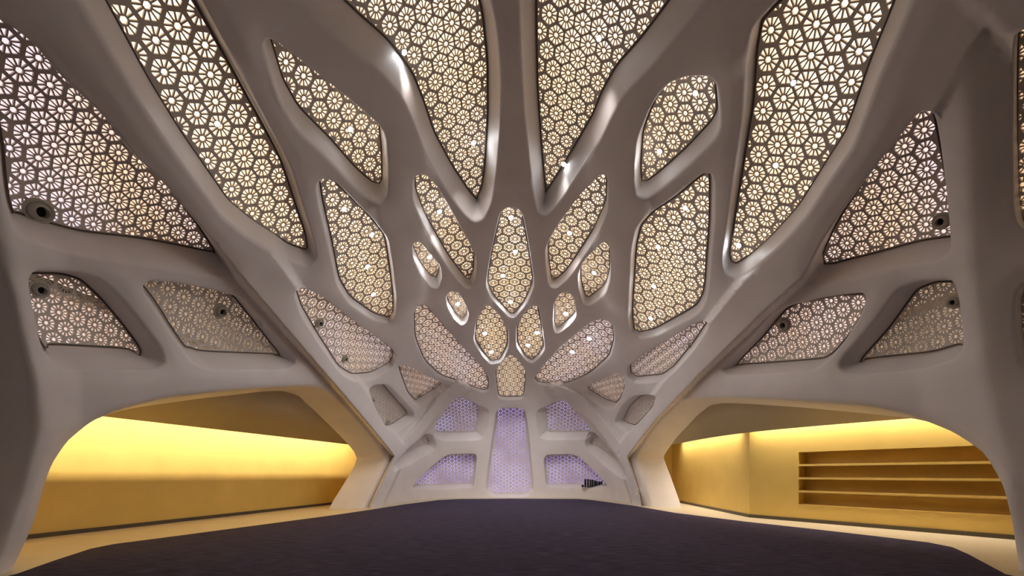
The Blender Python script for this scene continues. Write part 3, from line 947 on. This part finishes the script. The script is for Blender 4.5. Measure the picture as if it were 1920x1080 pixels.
for k, px, py, where in SPOTS:
    p, nrm = on_panel(k, px, py, -0.012)
    dep = p[1]
    r = 4.5 * dep / F
    o = empty('spot_lamp', p, face_quat(nrm))
    tag(o, 'small bright spot lamp, ' + where if where.split()[0] in ('topmost', 'second', 'third', 'lowest') else 'small bright spot lamp in the ' + where if not where.startswith(('top ', 'lower', 'upper', 'middle', 'edge')) else 'small bright spot lamp at the ' + where, 'lamp', 'spot lamps in the perforated screens')
    lathe('housing', [(r * .7, -0.10), (r * 1.0, -0.02), (r * 1.35, -0.005), (r * 1.35, 0.004), (r * 1.05, 0.006), (r * 1.0, 0.0)], M_HOUSING, o, 20)
    n_ = 20
    lv = [(0, 0, 0.008)] + [(r * .98 * math.cos(2 * math.pi * j / n_), r * .98 * math.sin(2 * math.pi * j / n_), 0.002) for j in range(n_)]
    mesh_obj('lens', lv, [(0, j + 1, (j + 1) % n_ + 1) for j in range(n_)], M_LENS, o)
    ld = bpy.data.lights.new('spot_beam', 'SPOT')
    ld.energy = 25 if (px, py) in ((758, 98), (1057, 308)) else (46 if abs(p[0]) > 2.2 else 105); ld.color = (1.0, 0.93, 0.90); ld.spot_size = math.radians(66); ld.spot_blend = 1.0; ld.shadow_soft_size = 0.05
    lo_ = bpy.data.objects.new('spot_beam', ld); COL.objects.link(lo_)
    lo_.location = Vector(p) - Vector(nrm) * 0.12
    if abs(p[0]) > 2.2:
        tgt = Vector((-5.6 if p[0] > 0 else 5.6, p[1] + 2.0, 2.0))      # across the hall
    else:
        tgt = Vector((p[0] * 1.5, min(p[1] + 9.0, 21.0), 1.0))
    lo_.rotation_euler = (tgt - lo_.location).to_track_quat('-Z', 'Y').to_euler()
    mw = lo_.matrix_basis.copy()
    lo_.parent = o
    lo_.matrix_parent_inverse = (Matrix.LocRotScale(o.location, o.rotation_quaternion, None)).inverted()

# ------------------------------------------------------------------ air nozzles
NOZ = [('A',72,395,25,'largest air nozzle, on the big screen at the left edge'),('SA',73,543,17,'air nozzle in the corner of the screen next to the left pier'),
 ('SB',412,583,15,'air nozzle in the middle of the dim screen over the left arch'),('G1',598,605,11,'upper air nozzle on the long screen behind the left diagonal rib'),
 ('G1',646,672,8.5,'lower air nozzle on the long screen behind the left diagonal rib'),('A2',1767,414,17,'air nozzle half hidden by the tall right pier on the triangular screen'),
 ('SC',1473,608,14,'air nozzle on the screen at the upper left of the right arch'),('SD',1789,566,13,'air nozzle half hidden by the pier on the dim right screen'),
 ('G2',1296,648,7,'upper air nozzle on the long screen behind the right diagonal rib'),('G2',1267,692,6,'lower air nozzle on the long screen behind the right diagonal rib'),
 ('H1',698,750,6.5,'upper air nozzle on the small dull left screen'),('H1',726,791,6,'lower air nozzle on the small dull left screen'),
 ('I1',786,742,5.5,'air nozzle on the small left screen above the dull one'),('I2',1137,756,5.5,'air nozzle on the small right screen above the dull one')]
for k, px, py, rp_, lab in NOZ:
    p, nrm = on_panel(k, px, py, -0.004)
    dist_ = float(np.linalg.norm(p - CAMP))
    r = rp_ * p[1] / F * 0.92
    o = empty('air_nozzle', p, face_quat(nrm))
    tag(o, lab, 'nozzle', 'air nozzles on the screens')
    lathe('flange', [(r * .70, 0.0), (r, 0.0), (r, r * .10), (r * .95, r * .16), (r * .82, r * .18), (r * .76, r * .10), (r * .70, r * .10)], M_NOZZLE, o, 40)
    bar = lathe('barrel', [(r * .74, 0.0), (r * .70, r * .22), (r * .62, r * .42), (r * .52, r * .62), (r * .49, r * .70), (r * .45, r * .71), (r * .42, r * .66), (r * .40, -r * .2)], M_NOZZLE, o, 40)
    # turned towards the middle of the hall
    q = face_quat(nrm)
    want = (Vector((1.5 if p[0] < 0 else -1.5, p[1] - 2.0, 1.0)) - Vector(p)).normalized()
    loc = q.inverted() @ want
    tilt = Vector((0, 0, 1)).rotation_difference(loc)
    ax, an = tilt.to_axis_angle()
    bar.rotation_mode = 'AXIS_ANGLE'
    bar.rotation_axis_angle = (min(an, math.radians(24)), ax.x, ax.y, ax.z)
    n_ = 32; rr = r * .41
    bo = mesh_obj('bore', [(rr * math.cos(2 * math.pi * j / n_), rr * math.sin(2 * math.pi * j / n_), r * .12) for j in range(n_)], [tuple(range(n_))], M_BORE, bar)

# ------------------------------------------------------------------ books on the sill of the lower right panel
sill = HOLES['W4']
base_px = [(1096, 4.0, 5, 0.0), (1101, 13, 4.5, 0), (1106, 13, 4, 0), (1110.5, 12, 3.6, 0), (1114.5, 12, 4, 0), (1118.5, 11, 3.5, .04), (1122.5, 9.5, 4, 0), (1127, 9, 4.5, 0), (1131.5, 9.5, 4, .06)]
ypos = float(hit(np.array([1115.0]), np.array([912.0]))[0][1]) + 0.22
names = ['small lying dark booklet at the left end of the book row on the sill', 'tall dark book, first standing from the left on the sill', 'tall dark book, second standing from the left on the sill', 'tall dark book, third standing from the left on the sill', 'dark book, fourth standing from the left on the sill', 'slightly leaning dark book in the middle of the row on the sill', 'short dark book, third from the right end of the row on the sill', 'short dark book, second from the right end of the row on the sill', 'leaning dark book at the right end of the row on the sill']
BOOKZ = CH - (914.0 - HOR) / F * (ypos - 0.22) + 0.0
for (px, hpx, wpx, lean), lab in zip(base_px, names):
    sc = ypos / F
    x = (px - 963) * sc; wd = wpx * sc * 0.66; ht = hpx * sc * 1.2
    o = empty('book', (x, ypos, BOOKZ)); o.rotation_euler = (0, lean, 0)
    tag(o, lab, 'book', 'books on the sill')
    dp = 0.17
    def bx(nm, x0, x1, y0, y1, z0, z1, m):
        v = [(a_, b_, c_) for c_ in (z0, z1) for a_, b_ in ((x0, y0), (x1, y0), (x1, y1), (x0, y1))]
        f = [(3, 2, 1, 0), (4, 5, 6, 7), (0, 1, 5, 4), (1, 2, 6, 5), (2, 3, 7, 6), (3, 0, 4, 7)]
        return mesh_obj(nm, v, f, m, o)
    cv = min(0.012, wd * .2)
    bx('cover', -wd / 2, -wd / 2 + cv, 0, dp, 0, ht, M_BOOK)
    bx('cover', wd / 2 - cv, wd / 2, 0, dp, 0, ht, M_BOOK)
    bx('spine', -wd / 2 + cv, wd / 2 - cv, 0, 0.012, 0, ht, M_BOOK)
    bx('pages', -wd / 2 + cv, wd / 2 - cv, 0.012, dp - 0.01, 0.008, ht - 0.01, M_PAGE)
